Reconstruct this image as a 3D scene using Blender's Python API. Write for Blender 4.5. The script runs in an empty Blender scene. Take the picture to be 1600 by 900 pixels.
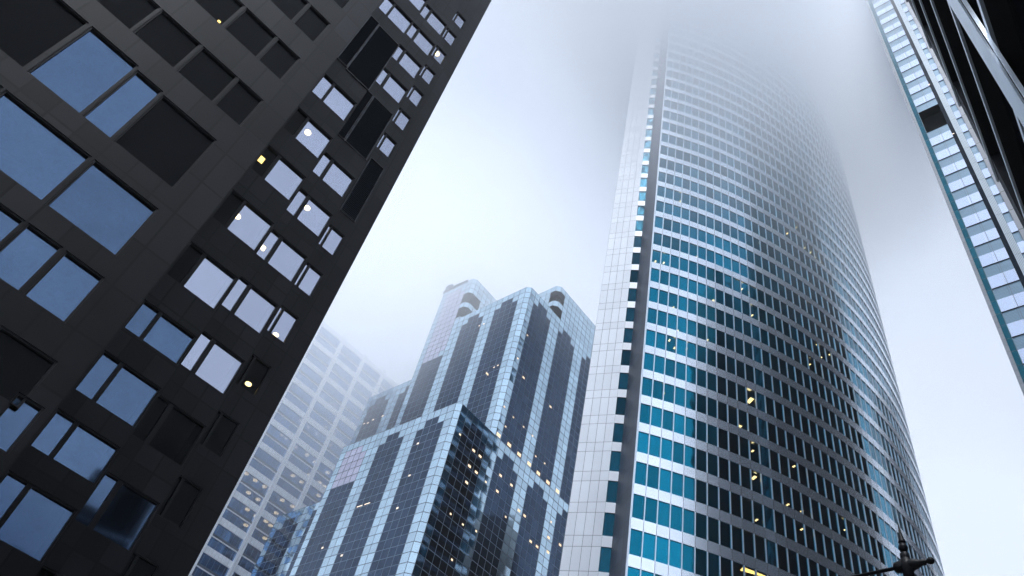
import bpy, math, random
import numpy as np
from mathutils import Vector, Matrix

random.seed(7)
S = bpy.context.scene
COL = S.collection
R = math.radians

# ------------------------------------------------------------------ camera
CAM_Z = 1.7
F_PX, PITCH, ROLL = 1230.0, R(47.73), R(15.525)
_c, _s = math.cos(PITCH), math.sin(PITCH)
_fw, _up, _rt = Vector((0, _c, _s)), Vector((0, -_s, _c)), Vector((1, 0, 0))
_cr, _sr = math.cos(ROLL), math.sin(ROLL)
RT = _cr * _rt + _sr * _up
UP = -_sr * _rt + _cr * _up
FW = _fw
cam_d = bpy.data.cameras.new('camera')
cam = bpy.data.objects.new('camera', cam_d)
COL.objects.link(cam)
cam_d.sensor_width = 36.0
cam_d.lens = 36.0 * F_PX / 1600.0
cam_d.clip_start, cam_d.clip_end = 0.1, 5000
M = Matrix((RT, UP, -FW)).transposed().to_4x4()
M.translation = Vector((0, 0, CAM_Z))
cam.matrix_world = M
S.camera = cam

# ------------------------------------------------------------------ sky, sun, exposure
SUN_AZ, SUN_EL = 192.0, 62.0           # compass from +Y, clockwise
W = bpy.data.worlds.new('World')
S.world = W
W.use_nodes = True
nt = W.node_tree
nt.nodes.clear()
sky = nt.nodes.new('ShaderNodeTexSky')
sky.sky_type = 'NISHITA'
sky.sun_disc = False
sky.sun_elevation = R(SUN_EL)
sky.sun_rotation = R(SUN_AZ)
sky.air_density, sky.dust_density, sky.ozone_density = 1.0, 1.0, 1.0
bw = nt.nodes.new('ShaderNodeRGBToBW')
tint = nt.nodes.new('ShaderNodeMix'); tint.data_type = 'RGBA'; tint.blend_type = 'MULTIPLY'
tint.inputs[0].default_value = 1.0
tint.inputs[7].default_value = (0.70, 0.865, 1.21, 1)
mixw = nt.nodes.new('ShaderNodeMix'); mixw.data_type = 'RGBA'
mixw.inputs[0].default_value = 0.96      # overcast: most of the blue is greyed out by the cloud deck
bg = nt.nodes.new('ShaderNodeBackground')
bg.inputs[1].default_value = 0.07
wo = nt.nodes.new('ShaderNodeOutputWorld')
nt.links.new(sky.outputs[0], bw.inputs[0])
flat = nt.nodes.new('ShaderNodeMath'); flat.operation = 'POWER'; flat.inputs[1].default_value = 0.3     # an overcast dome is far more even than a clear one
gain = nt.nodes.new('ShaderNodeMath'); gain.operation = 'MULTIPLY'; gain.inputs[1].default_value = 1.4
nt.links.new(bw.outputs[0], flat.inputs[0])
nt.links.new(flat.outputs[0], gain.inputs[0])
nt.links.new(gain.outputs[0], tint.inputs[6])
nt.links.new(sky.outputs[0], mixw.inputs[6])
nt.links.new(tint.outputs[2], mixw.inputs[7])
nt.links.new(mixw.outputs[2], bg.inputs[0])
nt.links.new(bg.outputs[0], wo.inputs[0])

sun_d = bpy.data.lights.new('sun', 'SUN')
sun_d.energy, sun_d.angle, sun_d.color = 1.5, R(20), (0.935, 0.962, 1.0)
sun = bpy.data.objects.new('sun', sun_d)
COL.objects.link(sun)
_d = Vector((math.sin(R(SUN_AZ)) * math.cos(R(SUN_EL)), math.cos(R(SUN_AZ)) * math.cos(R(SUN_EL)), math.sin(R(SUN_EL))))
sun.rotation_euler = _d.to_track_quat('Z', 'Y').to_euler()

S.view_settings.view_transform = 'Standard'
S.view_settings.look = 'None'
S.view_settings.gamma = 1.0
S.view_settings.exposure = 2.2
S.render.engine = 'CYCLES'
S.cycles.use_denoising = True
S.cycles.max_bounces = 16
S.cycles.diffuse_bounces = 3
S.cycles.glossy_bounces = 5
S.cycles.transparent_max_bounces = 12
S.cycles.volume_bounces = 12
S.cycles.volume_max_steps = 256
S.cycles.sample_clamp_indirect = 8.0

# ------------------------------------------------------------------ helpers: objects
def tag(o, label=None, cat=None, group=None, kind=None):
    if label: o['label'] = label
    if cat: o['category'] = cat
    if group: o['group'] = group
    if kind: o['kind'] = kind
    return o

def root(name, loc, label, cat, group=None):
    o = bpy.data.objects.new(name, None)
    COL.objects.link(o)
    o.location = loc
    o.empty_display_size = 1
    return tag(o, label, cat, group)

def base_of(p):
    v = Vector((0, 0, 0))
    while p is not None:
        v += p.location
        p = p.parent
    return v

class MB:
    """collects faces in world coordinates, built as one mesh object"""
    def __init__(self):
        self.v, self.f, self.uv, self.mi, self.idx = [], [], [], [], {}
    def vert(self, p):
        k = (round(p[0], 4), round(p[1], 4), round(p[2], 4))
        i = self.idx.get(k)
        if i is None:
            i = self.idx[k] = len(self.v)
            self.v.append(tuple(p))
        return i
    def face(self, pts, uvs=None, mi=0, share=True):
        if share:
            ids = [self.vert(p) for p in pts]
            if len(set(ids)) < 3: return
        else:
            ids = []
            for p in pts:
                ids.append(len(self.v)); self.v.append(tuple(p))
        self.f.append(ids)
        self.uv.append(uvs if uvs else [(0.5, 0.5)] * len(ids))
        self.mi.append(mi)
    def box(self, o, ex, ey, ez, mi=0):
        o, ex, ey, ez = Vector(o), Vector(ex), Vector(ey), Vector(ez)
        if ex.cross(ey).dot(ez) < 0: ex, ey = ey, ex
        P = [o, o + ex, o + ex + ey, o + ey, o + ez, o + ex + ez, o + ex + ey + ez, o + ey + ez]
        i0 = len(self.v)
        self.v += [tuple(p) for p in P]
        for q in ((3, 2, 1, 0), (4, 5, 6, 7), (0, 1, 5, 4), (1, 2, 6, 5), (2, 3, 7, 6), (3, 0, 4, 7)):
            self.f.append([i0 + k for k in q]); self.mi.append(mi)
            a = [P[k] for k in q]
            lu, lv = (a[1] - a[0]).length, (a[3] - a[0]).length
            self.uv.append([(0, 0), (lu, 0), (lu, lv), (0, lv)])
    def lathe(self, o, prof, n=16, axis=(0, 0, 1), mi=0):
        o, ax = Vector(o), Vector(axis).normalized()
        t = Vector((1, 0, 0)) if abs(ax.x) < .9 else Vector((0, 1, 0))
        e1 = ax.cross(t).normalized(); e2 = ax.cross(e1)
        rings = []
        for r, h in prof:
            rings.append([o + ax * h + (e1 * math.cos(2 * math.pi * k / n) + e2 * math.sin(2 * math.pi * k / n)) * max(r, 1e-4) for k in range(n)])
        i0 = len(self.v)
        for rg in rings: self.v += [tuple(p) for p in rg]
        for a in range(len(rings) - 1):
            for k in range(n):
                q = [i0 + a * n + k, i0 + a * n + (k + 1) % n, i0 + (a + 1) * n + (k + 1) % n, i0 + (a + 1) * n + k]
                self.f.append(q); self.mi.append(mi); self.uv.append([(0, 0), (1, 0), (1, 1), (0, 1)])
        for a, rev in ((0, True), (len(rings) - 1, False)):
            q = [i0 + a * n + k for k in range(n)]
            self.f.append(q[::-1] if rev else q); self.mi.append(mi); self.uv.append([(0.5, 0.5)] * n)
    def build(self, name, mats, parent=None, smooth=False):
        if not isinstance(mats, (list, tuple)): mats = [mats]
        b = base_of(parent)
        me = bpy.data.meshes.new(name)
        me.from_pydata([(p[0] - b.x, p[1] - b.y, p[2] - b.z) for p in self.v], [], self.f)
        for m in mats: me.materials.append(m)
        ul = me.uv_layers.new(name='UVMap')
        flat = [c for u in self.uv for uv in u for c in uv]
        ul.data.foreach_set('uv', flat)
        me.polygons.foreach_set('material_index', self.mi)
        if smooth: me.polygons.foreach_set('use_smooth', [True] * len(me.polygons))
        me.update()
        o = bpy.data.objects.new(name, me)
        COL.objects.link(o)
        if parent is not None: o.parent = parent
        return o

def V2(p, z): return Vector((p[0], p[1], z))
def azv(a): return Vector((math.sin(R(a)), math.cos(R(a))))
def ray(x, y):
    """direction of a measured sight line (photo pixels, 1600x900)"""
    return (RT * ((x - 800) / F_PX) - UP * ((y - 450) / F_PX) + FW).normalized()

# ------------------------------------------------------------------ helpers: materials
def new_mat(name):
    m = bpy.data.materials.new(name)
    m.use_nodes = True
    n = m.node_tree.nodes
    p = n['Principled BSDF']
    return m, m.node_tree, p

def nmath(t, op, a, b=None, c=None):
    n = t.nodes.new('ShaderNodeMath'); n.operation = op
    for i, x in enumerate((a, b, c)):
        if x is None: continue
        if isinstance(x, (int, float)): n.inputs[i].default_value = x
        else: t.links.new(x, n.inputs[i])
    return n.outputs[0]

def mixc(t, f, a, b, mode='MIX'):
    n = t.nodes.new('ShaderNodeMix'); n.data_type = 'RGBA'; n.blend_type = mode
    for i, x in ((0, f), (6, a), (7, b)):
        if isinstance(x, (int, float)): n.inputs[i].default_value = x
        elif isinstance(x, tuple): n.inputs[i].default_value = (*x, 1) if len(x) == 3 else x
        else: t.links.new(x, n.inputs[i])
    return n.outputs[2]

def noise(t, scale, detail=4, rough=.55, vec=None):
    n = t.nodes.new('ShaderNodeTexNoise')
    n.inputs['Scale'].default_value = scale
    n.inputs['Detail'].default_value = detail
    n.inputs['Roughness'].default_value = rough
    if vec is None:
        tc = t.nodes.new('ShaderNodeTexCoord'); vec = tc.outputs['Object']
    t.links.new(vec, n.inputs['Vector'])
    return n.outputs['Fac']

def panel_mat(name, col, metal=0.0, rough=.4, lu=.03, lv=.03, line=(.02, .02, .02), rand=.12, tilt=0.0, wave=0.0,
              dirt=.0, dirt_scale=.3, through=0.0, spec=.5, grain=0.0, grain_scale=30, line_rough=.5, u_lines=True, vlines=True):
    """cladding or glazing laid out in cells of the UV map: joints, a little change from panel to panel, a little tilt of each pane"""
    m, t, p = new_mat(name)
    uv = t.nodes.new('ShaderNodeUVMap')
    sep = t.nodes.new('ShaderNodeSeparateXYZ')
    t.links.new(uv.outputs[0], sep.inputs[0])
    def edge(o, w):
        f = nmath(t, 'FRACT', o)
        d = nmath(t, 'MINIMUM', f, nmath(t, 'SUBTRACT', 1.0, f))
        return nmath(t, 'LESS_THAN', d, w)
    ln = None
    if lu > 0: ln = edge(sep.outputs[0], lu)
    if lv > 0:
        l2 = edge(sep.outputs[1], lv)
        ln = l2 if ln is None else nmath(t, 'MAXIMUM', ln, l2)
    fl = t.nodes.new('ShaderNodeVectorMath'); fl.operation = 'FLOOR'
    t.links.new(uv.outputs[0], fl.inputs[0])
    oi = t.nodes.new('ShaderNodeObjectInfo')
    add = t.nodes.new('ShaderNodeVectorMath'); add.operation = 'ADD'
    t.links.new(fl.outputs[0], add.inputs[0])
    t.links.new(nmath(t, 'MULTIPLY', oi.outputs['Random'], 97.0), add.inputs[1])
    wn = t.nodes.new('ShaderNodeTexWhiteNoise'); wn.noise_dimensions = '3D'
    t.links.new(add.outputs[0], wn.inputs['Vector'])
    f = nmath(t, 'MULTIPLY_ADD', wn.outputs['Value'], 2 * rand, 1 - rand)
    if dirt:
        f = nmath(t, 'MULTIPLY', f, nmath(t, 'MULTIPLY_ADD', noise(t, dirt_scale, 6, .6), 2 * dirt, 1 - dirt))
    if grain:
        f = nmath(t, 'MULTIPLY', f, nmath(t, 'MULTIPLY_ADD', noise(t, grain_scale, 3, .7), 2 * grain, 1 - grain))
    cc = t.nodes.new('ShaderNodeVectorMath'); cc.operation = 'SCALE'
    cc.inputs[0].default_value = col
    t.links.new(f, cc.inputs['Scale'])
    base = cc.outputs[0]
    if ln is not None: base = mixc(t, ln, base, line)
    t.links.new(base, p.inputs['Base Color'])
    if ln is not None and metal > 0:
        t.links.new(nmath(t, 'MULTIPLY', nmath(t, 'SUBTRACT', 1.0, ln), metal), p.inputs['Metallic'])
        t.links.new(nmath(t, 'MULTIPLY_ADD', ln, line_rough - rough, rough), p.inputs['Roughness'])
    else:
        p.inputs['Metallic'].default_value = metal
        p.inputs['Roughness'].default_value = rough
    p.inputs['Specular IOR Level'].default_value = spec
    if tilt or wave:
        g = t.nodes.new('ShaderNodeNewGeometry')
        nrm = g.outputs['Normal']
        if tilt:
            v = t.nodes.new('ShaderNodeVectorMath'); v.operation = 'SUBTRACT'
            t.links.new(wn.outputs['Color'], v.inputs[0]); v.inputs[1].default_value = (.5, .5, .5)
            v2 = t.nodes.new('ShaderNodeVectorMath'); v2.operation = 'SCALE'
            t.links.new(v.outputs[0], v2.inputs[0]); v2.inputs['Scale'].default_value = tilt
            v3 = t.nodes.new('ShaderNodeVectorMath'); v3.operation = 'ADD'
            t.links.new(nrm, v3.inputs[0]); t.links.new(v2.outputs[0], v3.inputs[1])
            v4 = t.nodes.new('ShaderNodeVectorMath'); v4.operation = 'NORMALIZE'
            t.links.new(v3.outputs[0], v4.inputs[0]); nrm = v4.outputs[0]
        if wave:
            b = t.nodes.new('ShaderNodeBump')
            b.inputs['Strength'].default_value = 1.0
            b.inputs['Distance'].default_value = wave
            t.links.new(noise(t, .45, 1, .4), b.inputs['Height'])
            t.links.new(nrm, b.inputs['Normal'])
            nrm = b.outputs[0]
        t.links.new(nrm, p.inputs['Normal'])
    if through:
        tr = t.nodes.new('ShaderNodeBsdfTransparent')
        tr.inputs[0].default_value = (.75, .85, .9, 1)
        mx = t.nodes.new('ShaderNodeMixShader')
        fac = 1 - through
        if ln is not None:
            fac = nmath(t, 'MULTIPLY_ADD', ln, through, 1 - through)
            t.links.new(fac, mx.inputs[0])
        else:
            mx.inputs[0].default_value = fac
        t.links.new(tr.outputs[0], mx.inputs[1])
        t.links.new(p.outputs[0], mx.inputs[2])
        out = t.nodes['Material Output']
        t.links.new(mx.outputs[0], out.inputs['Surface'])
    return m

def plain(name, col, metal=0.0, rough=.5, var=.1, scale=2.0, spec=.5):
    m, t, p = new_mat(name)
    f = nmath(t, 'MULTIPLY_ADD', noise(t, scale, 5, .6), 2 * var, 1 - var)
    cc = t.nodes.new('ShaderNodeVectorMath'); cc.operation = 'SCALE'
    cc.inputs[0].default_value = col
    t.links.new(f, cc.inputs['Scale'])
    t.links.new(cc.outputs[0], p.inputs['Base Color'])
    p.inputs['Metallic'].default_value = metal
    p.inputs['Roughness'].default_value = rough
    p.inputs['Specular IOR Level'].default_value = spec
    return m

def lamp_mat(name, col, e):
    m, t, p = new_mat(name)
    p.inputs['Base Color'].default_value = (.8, .8, .8, 1)
    p.inputs['Emission Color'].default_value = (*col, 1)
    p.inputs['Emission Strength'].default_value = e
    return m

MAT = {}
MAT['blk'] = panel_mat('dark office cladding', (.009, .016, .028), rough=.35, lu=.10, lv=.25, line=(.012, .014, .02), rand=.2, spec=.2)
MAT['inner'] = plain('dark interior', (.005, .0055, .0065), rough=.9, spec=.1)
MAT['lamp'] = lamp_mat('warm ceiling lamp', (1.0, .68, .28), 3)
MAT['lamp_hi'] = lamp_mat('warm lit ceiling', (1.0, .60, .16), 3)
MAT['lamp_soft'] = lamp_mat('soft lit window', (1.0, .62, .27), .26)

# ------------------------------------------------------------------ ground, road, pavement
m, t, p = new_mat('asphalt')
f = nmath(t, 'MULTIPLY_ADD', noise(t, .8, 8, .7), .03, .03)
cr = t.nodes.new('ShaderNodeCombineColor')
for k in range(3): t.links.new(f, cr.inputs[k])
t.links.new(cr.outputs[0], p.inputs['Base Color']); p.inputs['Roughness'].default_value = .8
MAT['asphalt'] = m
MAT['pave'] = panel_mat('pavement slabs', (.2, .2, .19), rough=.8, lu=.012, lv=.012, rand=.1, dirt=.2)
MAT['paint'] = plain('road paint', (.75, .75, .72), rough=.6)
b = MB(); b.face([(-900, -900, 0), (900, -900, 0), (900, 900, 0), (-900, 900, 0)])
tag(b.build('ground', plain('city ground', (.09, .09, .09), rough=.9)), kind='structure')
e46 = azv(46.3); n46 = Vector((e46.y, -e46.x))
def q46(s0, s1, w0, w1, z):
    return [V2(e46 * s0 + n46 * w0, z), V2(e46 * s1 + n46 * w0, z), V2(e46 * s1 + n46 * w1, z), V2(e46 * s0 + n46 * w1, z)]
b = MB(); b.face(q46(-120, 60, -17, -3, .004)); tag(b.build('road', MAT['asphalt']), kind='structure')
b = MB()
for k in range(-24, 12): b.face(q46(k * 5, k * 5 + 2.5, -10.1, -9.95, .008), share=False)
tag(b.build('road_marking', MAT['paint']), kind='structure')
b = MB(); b.box(V2(e46 * -120 + n46 * -3, 0), V2(e46 * 175, 0), V2(n46 * 4.0, 0), (0, 0, .13))
tag(b.build('pavement', MAT['pave']), kind='structure')

# ------------------------------------------------------------------ 1. curved glass tower
U = 1.52
CC = Vector((13.10, 92.34)) * U
RR = 45.51 * U
ZP, ZS = 2.868 * U, .90 * U
Z0 = 36.74 * U + CAM_Z
KMIN, KMAX = -13, 33
def zfl(k): return Z0 + ZP * k
ROOF = 132.3 * U + CAM_Z
PH0, DPH, NB = R(-.99), R(1.19), 48
def arc(ph, r=RR): return Vector((CC.x + r * math.sin(ph), CC.y - r * math.cos(ph)))
def bay(i): return PH0 + DPH * i

MAT['steel'] = panel_mat('brushed steel spandrel', (.80, .88, .98), metal=.9, rough=.22, lu=.018, lv=0, line=(.05, .055, .06), rand=.05, dirt=.06, dirt_scale=.2)
MAT['mull'] = plain('pale metal mullion', (.75, .82, .9), metal=.7, rough=.35, var=.05)
MAT['teal'] = panel_mat('teal vision glass', (.004, .17, .27), metal=1.0, rough=.04, lu=0, lv=0, rand=.36, tilt=.012, wave=.012, through=.16)
MAT['teal_d'] = panel_mat('deep teal glass', (.008, .07, .11), metal=1.0, rough=.05, lu=0, lv=0, rand=.35, tilt=.02, through=.2)
MAT['granite_w'] = panel_mat('pale metal and granite slabs', (.90, .92, .94), metal=.45, rough=.38, lu=.022, lv=.012, line=(.22, .22, .23), rand=.045, dirt=.10, dirt_scale=.12, grain=.06, grain_scale=8)
MAT['granite_g'] = panel_mat('grey granite fin', (.058, .074, .100), rough=.4, lu=.02, lv=.012, line=(.03, .03, .035), rand=.14, dirt=.3, dirt_scale=.25, grain=.1, spec=.15)

tw = root('curved_tower', (*arc(R(20)), 0), 'tall curved tower of steel bands and teal windows, its top lost in the cloud', 'office tower')
# spandrel band per floor
for k in range(KMIN, KMAX + 1):
    b = MB()
    z0, z1 = zfl(k), zfl(k) + ZS
    if k == KMAX: z1 = ROOF
    for i in range(NB):
        a, c = arc(bay(i)), arc(bay(i + 1))
        b.face([V2(a, z0), V2(c, z0), V2(c, z1), V2(a, z1)], [(i, .2), (i + 1, .2), (i + 1, .8), (i, .8)])
        a2, c2 = arc(bay(i), RR - .35), arc(bay(i + 1), RR - .35)
        b.face([V2(a2, z0), V2(c2, z0), V2(c, z0), V2(a, z0)])
        b.face([V2(a, z1), V2(c, z1), V2(c2, z1), V2(a2, z1)])
    b.build('spandrel_band', MAT['steel'], tw)
# windows
def win_quad(b, i, k, share=True):
    r = RR - .10
    a, c = arc(bay(i), r), arc(bay(i + 1), r)
    z0, z1 = zfl(k) + ZS - .02, zfl(k + 1) + .02
    b.face([V2(a, z0), V2(c, z0), V2(c, z1), V2(a, z1)], [(i + .1, k + .1), (i + .9, k + .1), (i + .9, k + .9), (i + .1, k + .9)], share=share)
rest = MB()
for k in range(KMIN, KMAX):
    for i in range(NB):
        if -3 <= k <= 4 and i < 12:
            b = MB(); win_quad(b, i, k); b.build('window', MAT['teal'], tw)
        else:
            win_quad(rest, i, k, True)
tag(rest.build('window_glazing', MAT['teal'], tw), kind='stuff')
# mullions
for i in range(NB + 1):
    b = MB()
    ph = bay(i)
    tdir = Vector((math.cos(ph), math.sin(ph)))
    ndir = Vector((math.sin(ph), -math.cos(ph)))      # outward
    w = .20 if i == 0 else .13
    o = CC + ndir * (RR - .22) - tdir * (w / 2)
    b.box(V2(o, 0), V2(tdir * w, 0), V2(ndir * .215, 0), (0, 0, ROOF - 1))
    b.build('mullion', MAT['mull'], tw)
# the granite wing at the left
Mc = arc(PH0)
Fp, Np, Wp = Vector((11.87, 49.85)) * U, Vector((11.15, 50.07)) * U, Vector((8.64, 51.38)) * U
Bk = Vector((16, 76)) * U
def floors_wall(b, A, B, nu, mi=0, ztop=None):
    for k in range(KMIN, KMAX + 1):
        z0, z1, z2 = zfl(k), zfl(k) + ZS, zfl(k + 1)
        if k == KMAX: z1 = ROOF
        b.face([V2(A, z0), V2(B, z0), V2(B, z1), V2(A, z1)], [(0, 2 * k), (nu, 2 * k), (nu, 2 * k + 1), (0, 2 * k + 1)], mi)
        if k < KMAX:
            b.face([V2(A, z1), V2(B, z1), V2(B, z2), V2(A, z2)], [(0, 2 * k + 1), (nu, 2 * k + 1), (nu, 2 * k + 2), (0, 2 * k + 2)], mi)
b = MB(); floors_wall(b, Wp, Np, 4)
b.build('granite_wing', MAT['granite_w'], tw)
b = MB(); floors_wall(b, Fp, Mc, 3)
b.build('granite_fin', MAT['granite_g'], tw)
for k in range(KMIN, KMAX + 1):
    b = MB(); z0, z1 = zfl(k), (zfl(k) + ZS if k < KMAX else ROOF)
    b.face([V2(Np, z0), V2(Fp, z0), V2(Fp, z1), V2(Np, z1)], [(0.1, .2), (.9, .2), (.9, .8), (.1, .8)])
    b.build('wing_spandrel', MAT['granite_w'], tw)
nd = (Fp - Np).normalized(); nin = Vector((-nd.y, nd.x)) * .12
for k in range(KMIN, KMAX):
    b = MB(); z0, z1 = zfl(k) + ZS - .02, zfl(k + 1) + .02
    b.face([V2(Np + nin, z0), V2(Fp + nin, z0), V2(Fp + nin, z1), V2(Np + nin, z1)], [(.1, k + .1), (.9, k + .1), (.9, k + .9), (.1, k + .9)])
    b.build('narrow_window', MAT['teal_d'], tw)
# dark core, back and roof
b = MB()
ph1 = bay(NB)
ri = RR - 2.6
pts = [arc(bay(0) + R(1.5), ri)] + [arc(bay(i), ri) for i in range(4, NB + 1, 4)]
back = [Vector((44, 82)) * U, Vector((30, 88)) * U]
loop = pts + [Vector((49, 68)) * U] + back + [Vector((16.6, 75)) * U, Vector((12.0, 53)) * U]
for a, c in zip(loop, loop[1:] + loop[:1]):
    b.face([V2(a, 0), V2(c, 0), V2(c, ROOF - 1), V2(a, ROOF - 1)])
b.face([V2(a, ROOF - 1) for a in loop])
b.build('inner_core', MAT['inner'], tw)
ob = [arc(ph1), Vector((46, 84)) * U, Vector((30, 90)) * U, Bk, Wp]
b, g = MB(), MB()
for a, c in zip(ob, ob[1:]):
    n_ = (c - a).length / 1.44
    for k in range(KMIN, KMAX + 1):
        z0, z1 = zfl(k), (zfl(k) + ZS if k < KMAX else ROOF)
        b.face([V2(a, z0), V2(c, z0), V2(c, z1), V2(a, z1)], [(0, k + .2), (n_, k + .2), (n_, k + .8), (0, k + .8)])
        if k < KMAX: g.face([V2(a, z1), V2(c, z1), V2(c, zfl(k + 1)), V2(a, zfl(k + 1))], [(0, k + .1), (n_, k + .1), (n_, k + .9), (0, k + .9)])
tag(b.build('rear_spandrel_cladding', MAT['steel'], tw), kind='stuff')
tag(g.build('rear_glazing', MAT['teal_d'], tw), kind='stuff')
b = MB()
b.face([V2(q, ROOF - .4) for q in [Wp, Np, Fp] + [arc(bay(i)) for i in range(NB + 1)] + ob[1:-1]])
b.build('roof', MAT['granite_g'], tw)
# lit ceiling lamps seen through the glass
HL = [(1063, 315.5), (1091, 328), (1115, 341), (1024, 409), (1037, 411), (1088, 403), (1105.5, 440), (1113, 388), (1114, 471), (1159, 452), (1159, 464),
      (1185, 478), (1175, 493), (1052, 481), (1104, 502), (1059, 517.5), (1046, 532), (1054, 544), (1072.5, 546), (1105, 532), (1173, 529), (1211, 490.6),
      (1252, 485.6), (1266, 495), (1256, 522), (1277, 538), (1297, 554), (1282.5, 559), (1265, 570), (1172, 626), (1154, 668), (1289, 662.5), (1178, 747),
      (1240.6, 729), (1176, 705), (1231, 789), (1253, 799), (1182, 813), (1253, 827.5), (1321, 828), (1244, 355.5), (1230, 365), (1187, 379), (1257, 387.5),
      (1266, 395), (1274, 403), (1282, 410.5), (1037, 615), (1142, 632)]
BIG = {(1159, 464): 2.4, (1185, 478): 2.4, (1172, 626): 2.6, (1154, 668): 2.2, (1178, 747): 1.8, (1063, 315.5): 1.5, (1091, 328): 1.5, (1088, 403): 1.7, (1114, 471): 1.7}
def arc_hit(d, r):
    # first crossing of a horizontal sight line with the circle
    h = Vector((d.x, d.y)); t2 = h.dot(h); bq = -h.dot(CC); cq = CC.dot(CC) - r * r
    q = math.sqrt(max(bq * bq - t2 * cq, 0)); return (-bq - q) / t2
for x, y in HL:
    d = ray(x, y); t_ = arc_hit(d, RR - .9)
    P_ = Vector((0, 0, CAM_Z)) + d * t_
    s_ = BIG.get((x, y), 1.0)
    ph = math.atan2(P_.x - CC.x, CC.y - P_.y)
    td = Vector((math.cos(ph), math.sin(ph), 0)); ndv = Vector((math.sin(ph), -math.cos(ph), 0))
    b = MB()
    b.box(P_ - td * .10 * s_ - ndv * .2 * s_, td * .20 * s_, ndv * .40 * s_, (0, 0, .07))
    b.build('ceiling_lamp', MAT['lamp'], tw)
b = MB()
d = ray(1181, 889); P_ = Vector((0, 0, CAM_Z)) + d * arc_hit(d, RR - 1.2)
b.box(P_ + Vector((-1.4, 0, -.2)), (2.8, 0, 0), (0, .8, 0), (0, 0, .12)); b.build('ceiling_lamp', MAT['lamp_hi'], tw)

# ------------------------------------------------------------------ 2. stepped mirror-glass tower
G = 1.4134
uA, uB = azv(-40.63), azv(-40.63 + 90)
def AB(A, B): return (uA * A + uB * B) * G
def AL(i): return 75.63 + 1.4152 * i
def BR(j): return 61.0 + 1.342 * j
ROW = 1.485
MAT['silver'] = panel_mat('silver mirror glass', (.42, .55, .64), metal=1.0, rough=.05, lu=.034, lv=.034, line=(.03, .05, .07), rand=.10, tilt=.02, wave=.008)
MAT['darkgl'] = panel_mat('dark tinted mirror glass', (.030, .052, .090), metal=1.0, rough=.05, lu=.028, lv=.028, line=(.12, .17, .22), rand=.14, tilt=.012, wave=.006, line_rough=.4)
MAT['pink'] = panel_mat('rose tinted mirror glass', (.47, .47, .57), metal=1.0, rough=.12, lu=.04, lv=.04, line=(.06, .07, .09), rand=.08, tilt=.015)
st = root('stepped_tower', (*AB(85, 75), 0), 'stepped mirror-glass tower with silver and dark vertical stripes and chamfered corners', 'office tower')
def zw(z): return z * G + CAM_Z
def run(parts, key, a, c, z0, z1, uv0, uv1):
    b = parts.setdefault(key, MB())
    b.face([V2(a, zw(z0)), V2(c, zw(z0)), V2(c, zw(z1)), V2(a, zw(z1))], [(uv0[0], uv0[1]), (uv1[0], uv0[1]), (uv1[0], uv1[1]), (uv0[0], uv1[1])])
def dark_top(c4, deep=0):           # the stepped heads of the dark stripes
    return (2, 1, 1, 2)[c4] + deep
LD = {0: 0, 1: 1, 2: 2, 3: 3, 6: 0, 7: 1, 8: 2, 9: 3, 17: 2, 18: 3, 21: 0, 22: 1, 23: 2, 24: 3}
LD4 = {17: 2, 20: 0, 21: 1, 22: 2, 23: 3}
def L_face(B, cols, ztop, zbot, pink_z=None, ld=LD, edges=None, hole=None, tag_=''):
    """a face of constant B (looks left-front); cols: column numbers"""
    parts = {}
    n = int(math.ceil((ztop - zbot) / ROW))
    for ci in cols:
        a0, a1 = AL(ci), AL(ci + 1)
        if edges and ci in edges: a0, a1 = edges[ci]
        for r in range(n):
            z1 = ztop - r * ROW; z0 = max(zbot, z1 - ROW)
            if hole and hole('c', ci, r): continue
            key = 'silver'
            if ci in ld and r >= dark_top(ld[ci]): key = ('dark', ci - ld[ci])
            if 12 <= ci <= 15 and pink_z:
                zm = (z0 + z1) / 2
                if zm < pink_z[0]: key = ('dark', 12)
                elif zm < pink_z[1]:
                    key = 'pink'
                    if random.Random(ci * 31 + r * 7).random() < .09: key = ('sil', ci, r)
            run(parts, key, AB(a1, B), AB(a0, B), z0, z1, (-ci - 1 + 100, 1000 - r - 1), (-ci + 100, 1000 - r))
    emit(parts)
def R_face(A, cols, ztop, zbot, edges=None, allsilver=False, hole=None, row0=0):
    parts = {}
    n = int(math.ceil((ztop - zbot) / ROW))
    for cj in cols:
        b0, b1 = BR(cj), BR(cj + 1)
        if edges and cj in edges: b0, b1 = edges[cj]
        for r in range(n):
            z1 = ztop - r * ROW; z0 = max(zbot, z1 - ROW)
            if hole and hole('r', cj, r): continue
            key = 'silver'
            m6 = cj % 6
            if not allsilver and cj >= 0 and m6 < 4 and r >= dark_top(m6) + row0: key = ('dark', cj - m6)
            run(parts, key, AB(A, b0), AB(A, b1), z0, z1, (cj, 500 - r - 1), (cj + 1, 500 - r))
    emit(parts)
def chamfer(p, q, ztop, zbot, hole=None):
    parts = {}
    n = int(math.ceil((ztop - zbot) / ROW))
    for r in range(n):
        z1 = ztop - r * ROW; z0 = max(zbot, z1 - ROW)
        if hole and hole('x', 0, r):
            emit(parts); parts = {}
            continue
        run(parts, 'silver', AB(*p), AB(*q), z0, z1, (0, 300 - r - 1), (1, 300 - r))
    emit(parts)
def emit(parts):
    for key, b in parts.items():
        if key == 'silver': b.build('curtain_wall', MAT['silver'], st)
        elif key[0] == 'sil': b.build('mirror_pane', MAT['silver'], st)
        elif key == 'pink': b.build('rose_glass_bay', MAT['pink'], st)
        else: b.build('dark_glass_bay', MAT['darkgl'], st)
RA, LB, UB_ = 73.33, 58.97, 67.1
Z1, Z2, Z3, Z4, ZL, ZR = 75.75, 111.4, 98.7, 65.2, 123.9, 119.75
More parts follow.
